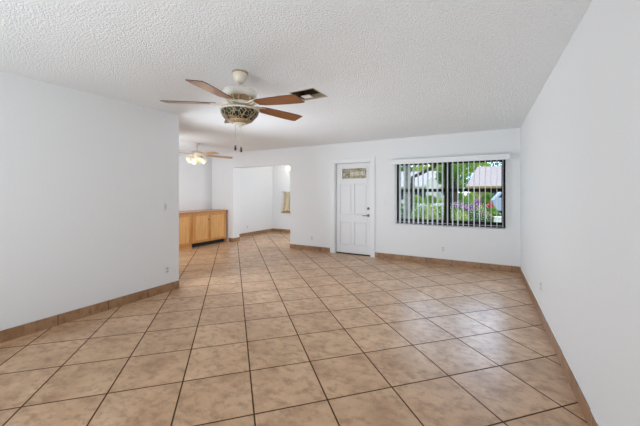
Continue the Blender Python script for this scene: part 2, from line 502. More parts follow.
# slab: stiles and rails round the lite and the four embossed panels
cols = [(-0.30, -0.035), (0.035, 0.30)]
rows = [(0.20, 0.70), (0.86, 1.52)]
box(b, -dw, -0.30, 0, D, dz0, dz1); box(b, 0.32, dw, 0, D, dz0, dz1)
box(b, -0.30, 0.32, 0, D, dz0, 0.20); box(b, -0.30, 0.32, 0, D, 0.70, 0.86); box(b, -0.30, 0.32, 0, D, 1.52, LZ0); box(b, -0.30, 0.32, 0, D, LZ1, dz1)
box(b, -0.30, LX0, 0, D, LZ0, LZ1); box(b, LX1, 0.32, 0, D, LZ0, LZ1)
for z0, z1 in rows: box(b, -0.025, 0.035, 0, D, z0, z1)
obj('slab', b, M['door'], door, bev=.004)
for z0, z1 in rows:
    for x0, x1 in ((-0.30, -0.025), (0.035, 0.32)):
        p = BM(); box(p, x0, x1, .012, D - .005, z0, z1)
        g = box(p, x0 + .028, x1 - .028, .002, .02, z0 + .028, z1 - .028)
        obj('panel', p, M['door'], door, bev=.005)
b = BM()
for x0, x1, z0, z1 in ((LX0 - .035, LX0, LZ0 - .035, LZ1 + .035), (LX1, LX1 + .035, LZ0 - .035, LZ1 + .035), (LX0, LX1, LZ0 - .035, LZ0), (LX0, LX1, LZ1, LZ1 + .035)):
    box(b, x0, x1, -.012, 0, z0, z1, .004)
lf = obj('lite_frame', b, M['door'], door)
b = BM(); box(b, LX0, LX1, .012, .022, LZ0, LZ1)
obj('leaded_pane', b, M['leaded'], lf)
b = BM()
for z in (LZ0 + .035, LZ1 - .035): box(b, LX0, LX1, .005, .012, z - .004, z + .004)
for x in (LX0 + .07, LX0 + .16, 0.02, LX1 - .16, LX1 - .07): box(b, x - .004, x + .004, .005, .012, LZ0, LZ1)
pts = [(LX0 + .1 + (LX1 - LX0 - .2) * t, .009, LZ0 + .05 + .11 * math.sin(math.pi * t)) for t in [i / 16 for i in range(17)]]
tube(b, pts, .006, 6)
obj('came', b, M['brass'], lf)
b = BM(); box(b, -.08, .26, .008, .012, 1.70, 1.785, .001)
obj('bevelled_insert', b, M['bevelglass'], lf)
b = BM(); lathe(b, [(0, .022), (.018, .022), (.027, .012), (.030, 0), (0, 0)], 24); b.transform(Matrix.Rotation(R(90), 4, 'X'))
hb = obj('deadbolt', b, M['nickel'], door, True, (0.342, 0.0, 0.995))
b = BM(); box(b, -.004, .004, -.036, -.02, -.014, .014, .002); obj('thumb_turn', b, M['nickel'], hb)
b = BM(); lathe(b, [(0, .018), (.02, .018), (.028, .010), (.030, 0), (0, 0)], 24); b.transform(Matrix.Rotation(R(90), 4, 'X'))
tube(b, [(0, -.015, 0), (0, -.045, 0), (-.012, -.052, 0), (-.06, -.052, -.003), (-.115, -.048, -.004)], [.010, .010, .010, .009, .007], 10)
obj('door_handle', b, M['nickel'], door, True, (0.342, 0.0, 0.85))
b = BM(); box(b, -dw, dw, -.015, .05, 0, .02); obj('threshold', b, M['black'], door)

# ------------------------------------------------------------------ window
win = bpy.data.objects.new('window_1', None); COL.objects.link(win)
win.location = ((WX0 + WX1) / 2, YB + .10, WZ0); win['kind'] = 'structure'
hw = (WX1 - WX0) / 2; hz = WZ1 - WZ0
mxc = -0.668 - win.location.x       # centre mullion
b = BM()
box(b, -hw, -hw + .02, 0, .09, 0, hz); box(b, hw - .03, hw, -.02, .09, 0, hz)
box(b, -hw, hw, 0, .09, 0, .052); box(b, -hw, hw, 0, .09, hz - .03, hz); box(b, mxc - .03, mxc + .03, -.01, .09, 0, hz)
obj('window_frame', b, M['bronze'], win)
mr = 1.375 - WZ0
for x0, x1 in ((-hw + .02, mxc - .03), (mxc + .03, hw - .03)):
    for z0, z1, yy, nm in ((.052, mr + .030, .02, 'lower_sash'), (mr - .030, hz - .03, .055, 'upper_sash')):
        b = BM()
        box(b, x0, x0 + .025, yy, yy + .028, z0, z1); box(b, x1 - .025, x1, yy, yy + .028, z0, z1)
        box(b, x0, x1, yy, yy + .028, z0, z0 + .045); box(b, x0, x1, yy, yy + .028, z1 - .055, z1)
        sa = obj(nm, b, M['bronze'], win)
        b = BM(); box(b, x0 + .025, x1 - .025, yy + .012, yy + .016, z0 + .045, z1 - .055)
        obj('pane', b, M['glass'], sa)
b = BM(); box(b, -hw, hw, -.10, 0, -.005, .004); obj('window_sill', b, M['trim'], win)

# vertical blind
vb = thing('vertical_blind', 'white vertical blind with open slats and valance at the dark framed window', 'window blind', ((WX0 + WX1) / 2, YB, WZ0 + .004))
b = BM()
box(b, -1.003, 0.998, -.095, -.080, 1.165, 1.262, .004); box(b, -1.003, -0.990, -.080, 0, 1.165, 1.262, .003); box(b, 0.985, 0.998, -.080, 0, 1.165, 1.262, .003)
obj('valance', b, M['trim'], vb)
b = BM(); box(b, -.98, .975, -.060, -.020, 1.205, 1.235); obj('headrail', b, M['plate'], vb)
sp = 0.0865
nsl = int((hw * 2 - .02) / sp) + 1
for i in range(nsl):
    x = -hw + .012 + sp * i
    ang = R(-9.0 + 5.0 * i / nsl + random.uniform(-2.5, 2.5))
    if i < 3: ang = R(-13 + 2 * i)
    b = BM()
    hwid, th = 0.0435, 0.0011
    ring = []
    for s_ in (-1, -.5, 0, .5, 1):
        ring.append((s_ * hwid, .004 * (1 - s_ * s_)))
    z0, z1 = 0.012, 1.205
    vs = []
    for yy, xx in ring:
        vs.append([b.verts.new((xx + d, yy, zz)) for d in (-th, th) for zz in (z0, z1)])
    for a, c2 in zip(vs[:-1], vs[1:]):
        b.faces.new((a[0], c2[0], c2[1], a[1])); b.faces.new((a[2], a[3], c2[3], c2[2]))
        b.faces.new((a[0], a[2], c2[2], c2[0])); b.faces.new((a[1], c2[1], c2[3], a[3]))
    for e in (vs[0], vs[-1]): b.faces.new((e[0], e[1], e[3], e[2]))
    obj('slat', b, M['slat'], vb, False, (x, -.041, 0), ang)
b = BM(); tube(b, [(-hw + .02, -.088, .05), (hw - .03, -.088, .05)], .003, 6); obj('bead_chain', b, M['plate'], vb)

# ------------------------------------------------------------------ outlets and switches; local -Y faces the room
def plate(bm): return box(bm, -.035, .035, -.006, 0, -.057, .057, .003)
def outlet(label, loc, rz):
    t = thing('power_outlet', label, 'outlet', loc, rz, 'wall outlets')
    obj('cover_plate', plate(BM()), M['plate'], t)
    for s_ in (-1, 1):
        b = BM(); box(b, -.016, .016, -.009, -.005, s_ * .022 - .014, s_ * .022 + .014, .004)
        rc = obj('receptacle', b, M['plate_grey'], t)
        b = BM(); box(b, -.008, -.005, -.0096, -.008, s_ * .022 - .003, s_ * .022 + .008); box(b, .005, .008, -.0096, -.008, s_ * .022 - .003, s_ * .022 + .008)
        box(b, -.002, .002, -.0096, -.008, s_ * .022 - .010, s_ * .022 - .006)
        obj('slot', b, M['slot'], rc)
    b = BM(); lathe(b, [(0, .002), (.003, .001), (.0035, 0)], 12); b.transform(Matrix.Rotation(R(90), 4, 'X'))
    obj('screw', b, M['nickel'], t, False, (0, -.006, 0))
def switch(label, loc, rz):
    t = thing('light_switch', label, 'light switch', loc, rz, 'wall switches')
    obj('cover_plate', plate(BM()), M['plate'], t)
    b = BM(); box(b, -.005, .005, -.010, -.005, -.012, .012, .001); box(b, -.004, .004, -.018, -.008, 0, .009, .002)
    obj('toggle', b, M['plate'], t)
    for z in (-.03, .03):
        b = BM(); lathe(b, [(0, .002), (.003, .001), (.0035, 0)], 12); b.transform(Matrix.Rotation(R(90), 4, 'X'))
        obj('screw', b, M['nickel'], t, False, (0, -.006, z))
outlet('white outlet low on the wall below the window with the blind', (-0.729, YB, .287), 0)
outlet('white outlet low on the wall between kitchen opening and front door', (-3.543, YB, .287), 0)
outlet('white outlet low on the left wall near its far end', (XL, 2.576, .292), R(90))
outlet('white outlet low on the bare right wall', (XR + (YB - 3.923) * SKEW, 3.923, .345), R(-90))
outlet('white outlet low on the kitchen wall seen through the wide opening', (XK, 7.09, .27), R(90))
switch('white light switch between the front door and the window', (-1.835, YB, 1.141), 0)
switch('white light switch right of the wide kitchen opening', (-3.95, YB, 1.133), 0)
t = thing('light_switch', 'wide white double light switch near the end of the left wall', 'light switch', (XL, 2.572, 1.14), R(90), 'wall switches')
b = BM(); box(b, -.058, .058, -.006, 0, -.057, .057, .003); obj('cover_plate', b, M['plate'], t)
for x_, mm in ((-.026, 'plate_grey'), (.026, 'plate')):  # near rocker grey: shade along its edge put into the colour
    b = BM(); box(b, x_ - .016, x_ + .016, -.011, -.005, -.033, .033, .003); obj('rocker', b, M[mm], t)
    for z in (-.045, .045):
        b = BM(); lathe(b, [(0, .002), (.003, .001), (.0035, 0)], 12); b.transform(Matrix.Rotation(R(90), 4, 'X'))
        obj('screw', b, M['nickel'], t, False, (x_, -.006, z))

# ------------------------------------------------------------------ ceiling vent
vt = thing('ceiling_vent', 'open brown ceiling duct vent with a white damper panel beside the fan', 'vent', ((VX0 + VX1) / 2, (VY0 + VY1) / 2, H))
a_, c_ = (VX1 - VX0) / 2 - .001, (VY1 - VY0) / 2 - .001
b = BM()
box(b, -a_, -a_ + .003, -c_, c_, 0, .12); box(b, a_ - .003, a_, -c_, c_, 0, .12); box(b, -a_, a_, -c_, -c_ + .003, 0, .12); box(b, -a_, a_, -c_, c_, .118, .121); box(b, -a_, a_, c_ - .003, c_, .045, .12)
obj('duct_box', b, M['duct'], vt)
b = BM(); box(b, -a_, a_, c_ - .012, c_ - .003, 0, .045)  # tan strip on the far duct wall, room light put into its colour
obj('lit_duct_strip', b, M['ducttan'], vt)
b = BM(); box(b, -a_ + .01, -a_ + .12, c_ - .10, c_ - .015, .010, .022, .003); obj('damper_panel', b, M['whitebox'], vt)
b = BM()
for x0, x1, y0, y1 in ((-a_ - .012, -a_, -c_ - .012, c_ + .012), (a_, a_ + .012, -c_ - .012, c_ + .012), (-a_, a_, -c_ - .012, -c_), (-a_, a_, c_, c_ + .012)):
    box(b, x0, x1, y0, y1, -.004, 0)
obj('vent_frame', b, M['ducttan'], vt)

# ------------------------------------------------------------------ ceiling fans
def blade_bm(r0, r1, w0, w1, th):
    b = BM()
    prof = []
    n = 14
    for i in range(n + 1):
        t = i / n
        x = r0 + (r1 - r0) * t
        wd = w0 + (w1 - w0) * min(1, t * 1.5)
        if t < .10: wd *= .72 + 2.8 * t
        if t > .93: wd *= 1 - ((t - .93) / .07) ** 2 * .12
        prof.append((x, wd / 2))
    top = [(x, y) for x, y in prof] + [(x, -y) for x, y in reversed(prof)]
    vt_ = [b.verts.new((x, y, th)) for x, y in top]; vb_ = [b.verts.new((x, y, 0)) for x, y in top]
    b.faces.new(vt_); b.faces.new(list(reversed(vb_)))
    L = len(top)
    for i in range(L): b.faces.new((vt_[i], vb_[i], vb_[(i + 1) % L], vt_[(i + 1) % L]))
    return b

def arm_bm():
    b = BM()
    for s_ in (-1, 1):
        tube(b, [(.085, s_ * .012, .0), (.12, s_ * .03, -.012), (.16, s_ * .035, -.004), (.19, s_ * .022, .002), (.235, s_ * .04, -.004)], [.009, .010, .009, .008, .006], 8)
    box(b, .16, .25, -.042, .042, -.006, -.001, .002)
    tube(b, [(.08, 0, .004), (.13, 0, -.018), (.17, 0, -.006)], [.011, .012, .008], 8)
    return b

def set_blades(t, z, phi, blm, edm, pitch=12, R1=.66, arm_mat='ivory', droop=(2, 2, 2, 2, 2)):
    base_b = None
    for i in range(5):
        an = R(phi + 72 * i)
        o = obj('blade', blade_bm(.20, R1, .118, .148, .006), blm, t) if base_b is None else base_b.copy()
        if base_b is None: base_b = o
        else: COL.objects.link(o)
        o.parent = t
        o.matrix_local = Matrix.Translation((0, 0, z)) @ Matrix.Rotation(an, 4, 'Z') @ Matrix.Rotation(R(droop[i]), 4, 'Y') @ Matrix.Rotation(R(pitch), 4, 'X')
        if len(o.data.materials) == 1:
            o.data.materials.append(edm)
            for p in o.data.polygons:
                if abs(p.normal.z) < .5: p.material_index = 1
        ar = obj('blade_bracket', arm_bm(), M[arm_mat], t, True)
        ar.matrix_local = Matrix.Translation((0, 0, z)) @ Matrix.Rotation(an, 4, 'Z') @ Matrix.Rotation(R(pitch * .6), 4, 'X')

FX, FY = -1.949, 2.034
PHI = 28.97
fan = thing('ceiling_fan', 'ivory ceiling fan with brown blades and dark mosaic bowl, nearest the camera', 'ceiling fan', (FX, FY, H))
b = BM(); lathe(b, [(.052, 0), (.065, -.004), (.065, -.022), (.059, -.050), (.046, -.078), (.036, -.092), (.018, -.096), (0, -.096)]); obj('canopy', b, M['cream'], fan, True)
b = BM(); lathe(b, [(.0655, -.001), (.068, -.004), (.068, -.012), (.0645, -.014)]); obj('canopy_ring', b, M['antique'], fan, True)
b = BM(); tube(b, [(0, 0, -.10), (0, 0, -.165)], .013, 16); obj('downrod', b, M['ivory'], fan, True)
b = BM(); lathe(b, [(.014, -.140), (.035, -.142), (.095, -.147), (.134, -.160), (.147, -.180), (.147, -.208), (.136, -.224), (.105, -.230), (0, -.230)]); obj('motor_housing', b, M['ivory'], fan, True)
b = BM()
lathe(b, [(.112, -.228), (.118, -.232), (.108, -.256), (.100, -.262), (.10, -.272), (0, -.272)], 112, wave=lambda a, z: .05 * (1 if math.sin(a * 28) > 0 else -1))
obj('vent_ring', b, M['antique'], fan)
b = BM(); lathe(b, [(.100, -.272), (.104, -.280), (.098, -.300), (.065, -.308), (.055, -.316), (.055, -.335), (.062, -.343), (0, -.343)]); obj('switch_housing', b, M['cream'], fan, True)
set_blades(fan, -.290, 41 + PHI, M['blade'], M['bladedge'], -9.5, droop=(2, 2, -.6, 2, 4.6), arm_mat='cream')
b = BM()
lathe(b, [(.148, -.340), (.164, -.342), (.162, -.358), (.154, -.382), (.136, -.410), (.104, -.438), (.066, -.456), (0, -.460)], 64)
obj('mosaic_bowl', b, M['mosaic'], fan, True)
b = BM(); lathe(b, [(.120, -.334), (.163, -.334), (.172, -.340), (.167, -.350), (.161, -.350)], 96, wave=lambda a, z: .02 * math.sin(a * 20)); obj('bowl_rim', b, M['cream'], fan, True)
b = BM()
for i in range(10):
    a = 2 * math.pi * i / 10
    tube(b, [((r_ + .002) * math.cos(a + w_), (r_ + .002) * math.sin(a + w_), z_) for r_, z_, w_ in ((.162, -.350, 0), (.158, -.372, .16), (.146, -.396, .06), (.128, -.418, -.06), (.10, -.441, 0))], [.0045, .004, .004, .004, .003], 6)
lathe(b, [(.108, -.434), (.110, -.438), (.070, -.459), (.06, -.461)], 60, wave=lambda a, z: .015 * math.sin(a * 20))
obj('bowl_scrollwork', b, M['antique'], fan, True)
b = BM(); lathe(b, [(.055, -.455), (.060, -.463), (.045, -.471), (.018, -.477), (.014, -.487), (.006, -.495), (0, -.497)]); obj('finial', b, M['cream'], fan, True)
# two pull chains beside the finial
for (lx, ly, zb, nm) in ((-.034, -.02, -.655, 'a'), (.02, -.03, -.672, 'b')):
    x_, y_ = lx * math.cos(R(PHI)) - ly * math.sin(R(PHI)), lx * math.sin(R(PHI)) + ly * math.cos(R(PHI))
    b = BM(); tube(b, [(x_ * .8, y_ * .8, -.455), (x_, y_, -.48), (x_, y_, zb)], .0028, 6)
    ch = obj('pull_chain', b, M['cream'], fan, True)
    b = BM(); lathe(b, [(0, 0), (.005, -.002), (.007, -.015), (.010, -.035), (.009, -.045), (0, -.05)], 16, (x_, y_, zb)); obj('chain_fob', b, M['fob'], ch, True)

fan2 = thing('ceiling_fan', 'small lit ceiling fan with light oak blades over the dining area', 'ceiling fan', (-5.58, 4.51, H))
b = BM(); lathe(b, [(.06, 0), (.068, -.005), (.06, -.03), (.03, -.05), (0, -.05)]); obj('canopy', b, M['ivory'], fan2, True)
b = BM(); tube(b, [(0, 0, -.045), (0, 0, -.175)], .014, 14); obj('downrod', b, M['ivory'], fan2, True)
b = BM(); lathe(b, [(.015, -.165), (.07, -.170), (.125, -.19), (.135, -.22), (.12, -.255), (.07, -.27), (0, -.27)]); obj('motor_housing', b, M['cream'], fan2, True)
set_blades(fan2, -.245, 33 + PHI, M['oakblade'], M['oakblade'], -11, .78, 'cream')
b = BM(); lathe(b, [(.07, -.268), (.075, -.29), (.055, -.335), (.03, -.355), (0, -.36)]); obj('light_fitter', b, M['cream'], fan2, True)
for i in range(4):
    an = R(45 + 90 * i) + R(PHI)
    dirv = Vector((math.cos(an) * .75, math.sin(an) * .86, -.55)).normalized()
    q = Vector((0, 0, -1)).rotation_difference(dirv).to_matrix().to_4x4()
    tr_ = Matrix.Translation(Vector((math.cos(an) * .06, math.sin(an) * .06, -.305))) @ q
    b = BM(); tube(b, [(0, 0, 0), (0, 0, -.05)], .012, 10); b.transform(tr_); ao = obj('lamp_arm', b, M['cream'], fan2, True)
    b = BM(); lathe(b, [(.022, -.04), (.030, -.05), (.045, -.08), (.052, -.11), (.066, -.14), (.072, -.15), (.069, -.15), (.05, -.11), (.043, -.08), (.02, -.045)], 24); b.transform(tr_)
    sh = obj('lamp_shade', b, M['shade'], fan2, True)
    b = BM(); lathe(b, [(0, -.055), (.016, -.06), (.026, -.085), (.022, -.11), (0, -.122)], 16); b.transform(tr_); obj('bulb', b, M['bulb'], sh, True)
lamp('dining_fan_light', 'POINT', (0, 0, -.54), (0, 0, 0), 2.5, (1.0, 0.84, 0.6), parent=fan2, radius=.12)

# ------------------------------------------------------------------ dining cabinets
CF = -6.20
def cab_door(t, y0, y1, z0, z1):
    b = BM(); fw = .052
    box(b, 0, .019, y0, y0 + fw, z0, z1); box(b, 0, .019, y1 - fw, y1, z0, z1); box(b, 0, .019, y0 + fw, y1 - fw, z0, z0 + fw); box(b, 0, .019, y0 + fw, y1 - fw, z1 - fw, z1)
    d = obj('cabinet_door', b, M['cab'], t, bev=.003)
    b = BM(); box(b, .002, .011, y0 + fw, y1 - fw, z0 + fw, z1 - fw); obj('door_panel', b, M['cabpanel'], d)
    return d
def knob(d, y, z):
    b = BM(); lathe(b, [(0, .030), (.012, .028), (.016, .020), (.008, .010), (.007, 0)], 16); b.transform(Matrix.Rotation(R(90), 4, 'Y')); obj('knob', b, M['fob'], d, True, (.019, y, z))
CT = .835
cab = thing('base_cabinet', 'honey wood base cabinet with two doors and a dark toe recess', 'cabinet', (CF, 4.86, 0))
L = 1.10
b = BM(); box(b, XD - CF + .002, 0, 0.002, L, .10, CT); box(b, XD - CF + .002, -.075, 0.002, L, 0, .10); box(b, -.075, 0, L - .03, L, 0, .10)
obj('body', b, M['cab'], cab)
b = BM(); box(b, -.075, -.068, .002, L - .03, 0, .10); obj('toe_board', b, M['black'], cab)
knob(cab_door(cab, .045, .515, .12, CT - .025), .48, .66)
cab_door(cab, .525, 1.055, .12, CT - .025)
cab2 = thing('base_cabinet', 'honey wood base cabinet partly hidden by the left wall end', 'cabinet', (CF, 3.86, 0))
b = BM(); box(b, XD - CF + .002, 0, 0, .998, 0, CT); obj('body', b, M['cab'], cab2)
b = BM(); box(b, 0, .010, 0, .998, 0, .085, .002); obj('plinth', b, M['cab'], cab2)
cab_door(cab2, .03, .495, .10, CT - .025)
knob(cab_door(cab2, .505, .965, .10, CT - .025), .545, .66)
b = BM(); box(b, XD + .002, CF + .03, 3.84, 5.99, CT, CT + .032, .006)
tag(obj('countertop', b, M['cabtop']), 'thin orange-brown wooden top running along the dining base cabinets', 'countertop')

# ------------------------------------------------------------------ kitchen beyond the opening
cu = thing('curtain', 'cream curtain with tan edge hanging on the far kitchen wall', 'curtain', (-5.62, YK, .66))
def drape(x0, x1, z0, z1, amp, flare, y0=-.075):
    b = BM(); nx, nz_ = 36, 10; g = []
    for j in range(nz_ + 1):
        t = j / nz_; row = []
        for i in range(nx + 1):
            s_ = i / nx
            x = x0 + (x1 - x0) * s_
            x = x1 - (x1 - x) * (1 + flare * (1 - t) ** 2)
            row.append(b.verts.new((x, y0 + amp * math.sin(s_ * 26) * (1.2 - .5 * t), z0 + (z1 - z0) * t)))
        g.append(row)
    for j in range(nz_):
        for i in range(nx): b.faces.new((g[j][i], g[j][i + 1], g[j + 1][i + 1], g[j + 1][i]))
    r_ = bmesh.ops.solidify(b, geom=list(b.faces), thickness=.006)
    return b
obj('cloth', drape(-.36, .45, .06, .70, .022, .12), M['curtain'], cu, True)
obj('border', drape(-.37, .45, .0, .08, .024, .16, -.078), M['curtrim'], cu, True)
b = BM(); tube(b, [(-.42, -.075, .705), (.48, -.075, .705)], .012, 10)
for x in (-.38, .44): tube(b, [(x, -.075, .705), (x, 0, .705)], .008, 8)
obj('curtain_rod', b, M['ivory'], cu, True)
kl = thing('wall_lamp', 'glowing round glass wall lamp above the kitchen curtain', 'lamp', (-5.77, YK, 2.13))
b = BM(); lathe(b, [(0, .03), (.05, .028), (.06, .01), (.062, 0), (0, 0)], 24); b.transform(Matrix.Rotation(R(90), 4, 'X')); obj('back_plate', b, M['ivory'], kl, True)
b = BM(); bmesh.ops.create_uvsphere(b, u_segments=24, v_segments=16, radius=.085); obj('globe', b, M['glow'], kl, True, (0, -.11, .0))
lamp('kitchen_lamp_light', 'POINT', (0, -.26, -.02), (0, 0, 0), 2.0, (1, .9, .68), parent=kl, radius=.09)

# ------------------------------------------------------------------ outdoors
GZ = -0.15
b = BM(); box(b, -90, 90, 6.4, 160, GZ - .2, GZ); box(b, -90, -7.1, -60, 6.4, GZ - .2, GZ); box(b, .7, 90, -60, 6.4, GZ - .2, GZ); box(b, -7.1, .7, -60, -4.0, GZ - .2, GZ)
o = struct('ground', b, M['grass'])
b = BM(); box(b, -60, 60, 18.2, 25, GZ, GZ + .03); o = struct('street', b, M['road'])

def leaves(b, c, rad, n, size, rng, shell=.55):
    for _ in range(n):
        while True:
            p = Vector((rng.uniform(-1, 1), rng.uniform(-1, 1), rng.uniform(-1, 1)))
            if shell < p.length <= 1: break
        p = Vector((c[0] + p.x * rad[0], c[1] + p.y * rad[1], c[2] + p.z * rad[2]))
        a = Vector((rng.gauss(0, 1), rng.gauss(0, 1), rng.gauss(0, 1))).normalized()
        t = a.orthogonal().normalized(); q_ = a.cross(t)
        s_ = size * rng.uniform(.6, 1.3)
        v_ = [b.verts.new(p + t * s_), b.verts.new(p + q_ * s_ * .5 + a * s_ * .15), b.verts.new(p - t * s_), b.verts.new(p - q_ * s_ * .5 + a * s_ * .15)]
        b.faces.new(v_)

def shrub(name, label, cat, x, y, blobs, m, n=420, size=.10, group=None, flowers=None, stem_h=.4, seed=1):
    rng = random.Random(seed)
    t = thing(name, label, cat, (x, y, GZ), 0, group)
    b = BM()
    for c_, r_ in blobs: leaves(b, c_, r_, n, size, rng)
    obj('foliage', b, M[m], t)
    b = BM()
    for k_ in range(4):
        a = k_ * 1.6
        tube(b, [(.05 * math.cos(a), .05 * math.sin(a), 0), (.16 * math.cos(a), .16 * math.sin(a), stem_h)], [.03, .015], 6)
    obj('stem', b, M['bark'], t)
    if flowers:
        b = BM()
        for c_, r_ in flowers[1]: leaves(b, c_, r_, flowers[2], size * .8, rng, .3)
        obj('blossom', b, M[flowers[0]], t)
    return t

def tree(name, label, x, y, trunk_pts, trunk_r, blobs, m, n, size, bark='bark', seed=1, group=None):
    rng = random.Random(seed)
    t = thing(name, label, 'tree', (x, y, GZ), 0, group)
    b = BM()
    for pts, rr in zip(trunk_pts, trunk_r): tube(b, pts, rr, 9)
    obj('trunk', b, M[bark], t, True)
    b = BM()
    for c_, r_ in blobs: leaves(b, c_, r_, n, size, rng)
    obj('crown', b, M[m], t)
    return t

# palm with a thick grey ringed trunk
t = thing('palm_tree', 'thick grey palm trunk seen at the left side of the window', 'tree', (-2.06, 9.0, GZ))
b = BM(); lathe(b, [(.085 + .010 * (i % 2), i * .09) for i in range(48)] + [(0, 48 * .09)], 18); obj('trunk', b, M['palmbark'], t, True)
b = BM(); rng = random.Random(5)
for i in range(14):
    a = i * 2.4; e = .5 + .5 * (i % 3)
    pts = [Vector((math.cos(a) * s_ * 1.6, math.sin(a) * s_ * 1.6, 4.3 + e * s_ - 1.6 * s_ * s_)) for s_ in [j / 8 for j in range(9)]]
    for p, q_ in zip(pts[:-1], pts[1:]):
        d = (q_ - p).normalized(); sd = d.cross(Vector((0, 0, 1))).normalized()
        for k_ in range(3):
            pp = p.lerp(q_, k_ / 3)
            for sg in (-1, 1):
                tip = pp + sd * sg * .45 + d * .2 - Vector((0, 0, .2))
                b.faces.new([b.verts.new(pp), b.verts.new(pp + d * .05), b.verts.new(tip)])
obj('frond', b, M['leaf'], t)

tree('dark_tree', 'dark slim tree bending right beyond the left window half', -2.64, 12.3,
     [[(0, 0, 0), (.02, 0, 1.2), (.04, 0, 2.10), (.42, 0, 2.27), (.83, 0, 2.47), (.95, 0, 2.95), (1.0, 0, 3.8)], [(.83, 0, 2.45), (1.3, .3, 3.2), (1.6, .5, 3.8)]],
     [[.085, .08, .08, .07, .065, .055, .03], [.05, .04, .02]],
     [((1.0, 0, 4.3), (.8, .8, .5)), ((1.7, .3, 4.0), (.5, .5, .35))], 'leaf', 220, .12, seed=3)
tree('dark_tree', 'short dark trunked tree just right of the window centre post', -1.22, 14.0, [[(0, 0, 0), (.03, 0, 1.1), (.0, 0, 2.2)]], [[.09, .08, .05]],
     [((0, 0, 2.75), (.75, .8, .75)), ((-.3, .2, 2.2), (.5, .6, .5))], 'leaf', 520, .10, seed=4)
for i, (x, y, hgt_, r_, m_, lab) in enumerate([
        (-10.6, 50, 7.2, 2.2, 'leaf', 'tall green tree behind the left part of the grey roof'),
        (-7.3, 44, 6.3, 1.8, 'leafyellow', 'light green tree behind the right end of the grey roof'),
        (-2.72, 29, 2.9, .75, 'leaf', 'small green tree in the gap between the two houses'),
        (-3.3, 46, 4.4, 1.5, 'leaf', 'round green tree far behind the gap between the two houses'),
        (-2.5, 24.5, 2.2, .50, 'leafdark', 'small dark tree before the gap between the two houses'),
        (-4.7, 49, 7.6, 1.9, 'leafyellow', 'pale yellow-green tree seen at the window top near the centre post'),
        (-2.0, 56, 7.8, 2.0, 'leafyellow', 'yellow-green tree rising above the left end of the pinkish roof'),
        (1.4, 66, 7.4, 2.2, 'leafdark', 'dark green tree standing behind the middle of the pinkish roof'),
        (5.6, 60, 7.2, 2.2, 'leaf', 'green tree behind the right end of the pinkish roof')]):
    tree('leafy_tree', lab, x, y, [[(0, 0, 0), (.1, 0, hgt_ * .45), (0, 0, hgt_ * .7)]], [[.16, .12, .06]],
         [((0, 0, hgt_ - r_ * .7), (r_, r_, r_ * .8)), ((-r_ * .5, 0, hgt_ - r_ * 1.2), (r_ * .7, r_ * .7, r_ * .6)), ((r_ * .5, -.3, hgt_ - r_ * 1.15), (r_ * .7, r_ * .7, r_ * .6))], m_, 620, .05 + .07 * r_, seed=20 + i)

# flowering shrubs and hedges below the sash rail
shrub('flowering_shrub', 'magenta flowering shrub in the middle of the right window half', 'shrub', -0.72, 12.6,
      [((-.25, 0, .62), (.42, .4, .42)), ((.22, 0, .66), (.42, .4, .46))], 'leaf', 480, .075,
      flowers=('magenta', [((-.26, -.30, 1.04), (.22, .18, .09)), ((.14, -.34, .95), (.32, .18, .11)), ((.38, -.28, 1.14), (.15, .15, .10))], 110), seed=31)
shrub('flowering_shrub', 'red flowering shrub in front of the pale blue car', 'shrub', 0.02, 14.0,
      [((0, 0, .55), (.40, .4, .42))], 'leaf', 480, .075, flowers=('redfl', [((.05, -.3, .98), (.15, .15, .09))], 60), seed=32)
shrub('flowering_shrub', 'white flowering shrub below the white house in the left window half', 'shrub', -2.45, 14.0,
      [((-.35, 0, .5), (.5, .45, .45)), ((.35, 0, .5), (.5, .45, .45))], 'leaf', 480, .08, flowers=('whitefl', [((-.2, -.3, .95), (.5, .15, .06)), ((.5, -.3, .97), (.3, .15, .05))], 45), seed=33)
specs = [(-2.06, 10.25, .18, .50, 'leaf', 'low rounded bush at the foot of the dark bending tree'),
         (-1.60, 10.2, .20, .56, 'leafyellow', 'bright yellow-green bush in the middle of the left window half'),
         (-1.14, 10.2, .18, .50, 'leaf', 'green bush just left of the window centre post'),
         (-0.70, 10.0, .20, .50, 'leafyellow', 'yellow-green bush low beside the centre post, right half'),
         (-0.27, 10.9, .22, .46, 'leafdark', 'dark green bush below the magenta flowers'),
         (0.16, 11.1, .20, .46, 'leaf', 'green bush left of the white utility box'),
         (0.62, 11.6, .25, .52, 'leafyellow', 'yellow-green bush behind the white utility box'),
         (-3.3, 12.0, .4, .75, 'leafdark', 'dark green bush beyond the left edge of the window'),
         (1.4, 12.2, .4, .6, 'leaf', 'green bush beyond the right edge of the window'),
         (-2.1, 17.0, .42, .62, 'leafyellow', 'yellow-green bush farther back in the left window half'),
         (-0.9, 17.0, .5, .68, 'leaf', 'broad green bush behind the magenta flowers'),
         (-2.75, 31.0, .70, .80, 'leaf', 'big green bush below the gap between the two houses'),
         (-1.30, 31.5, .62, .82, 'leafyellow', 'yellow-green bush against the tan house, left end'),
         (-0.02, 31.5, .60, .80, 'leaf', 'green bush against the tan house, second from its left end'),
         (1.35, 31.5, .70, .82, 'leafdark', 'dark green bush against the tan house, under the right part of the roof'),
         (-4.35, 27.5, .60, .64, 'leaf', 'green bush before the gable of the white house'),
         (-5.60, 27.5, .60, .66, 'leafyellow', 'yellow-green bush before the white house, left of the gable'),
         (-1.95, 26.5, .48, .80, 'leaf', 'green bush across the street, just left of the tan house'),
         (-3.3, 17.0, .5, .66, 'leaf', 'green bush farther back behind the dark bending tree')]
for i, (x, y, r_, hh_, m_, lab) in enumerate(specs):
    shrub('garden_bush', lab, 'bush', x, y, [((0, 0, hh_), (r_, r_, hh_ * .95))], m_, 620, .065 if y < 20 else .13, 'garden bushes outside the window', seed=50 + i, stem_h=hh_ * .6)

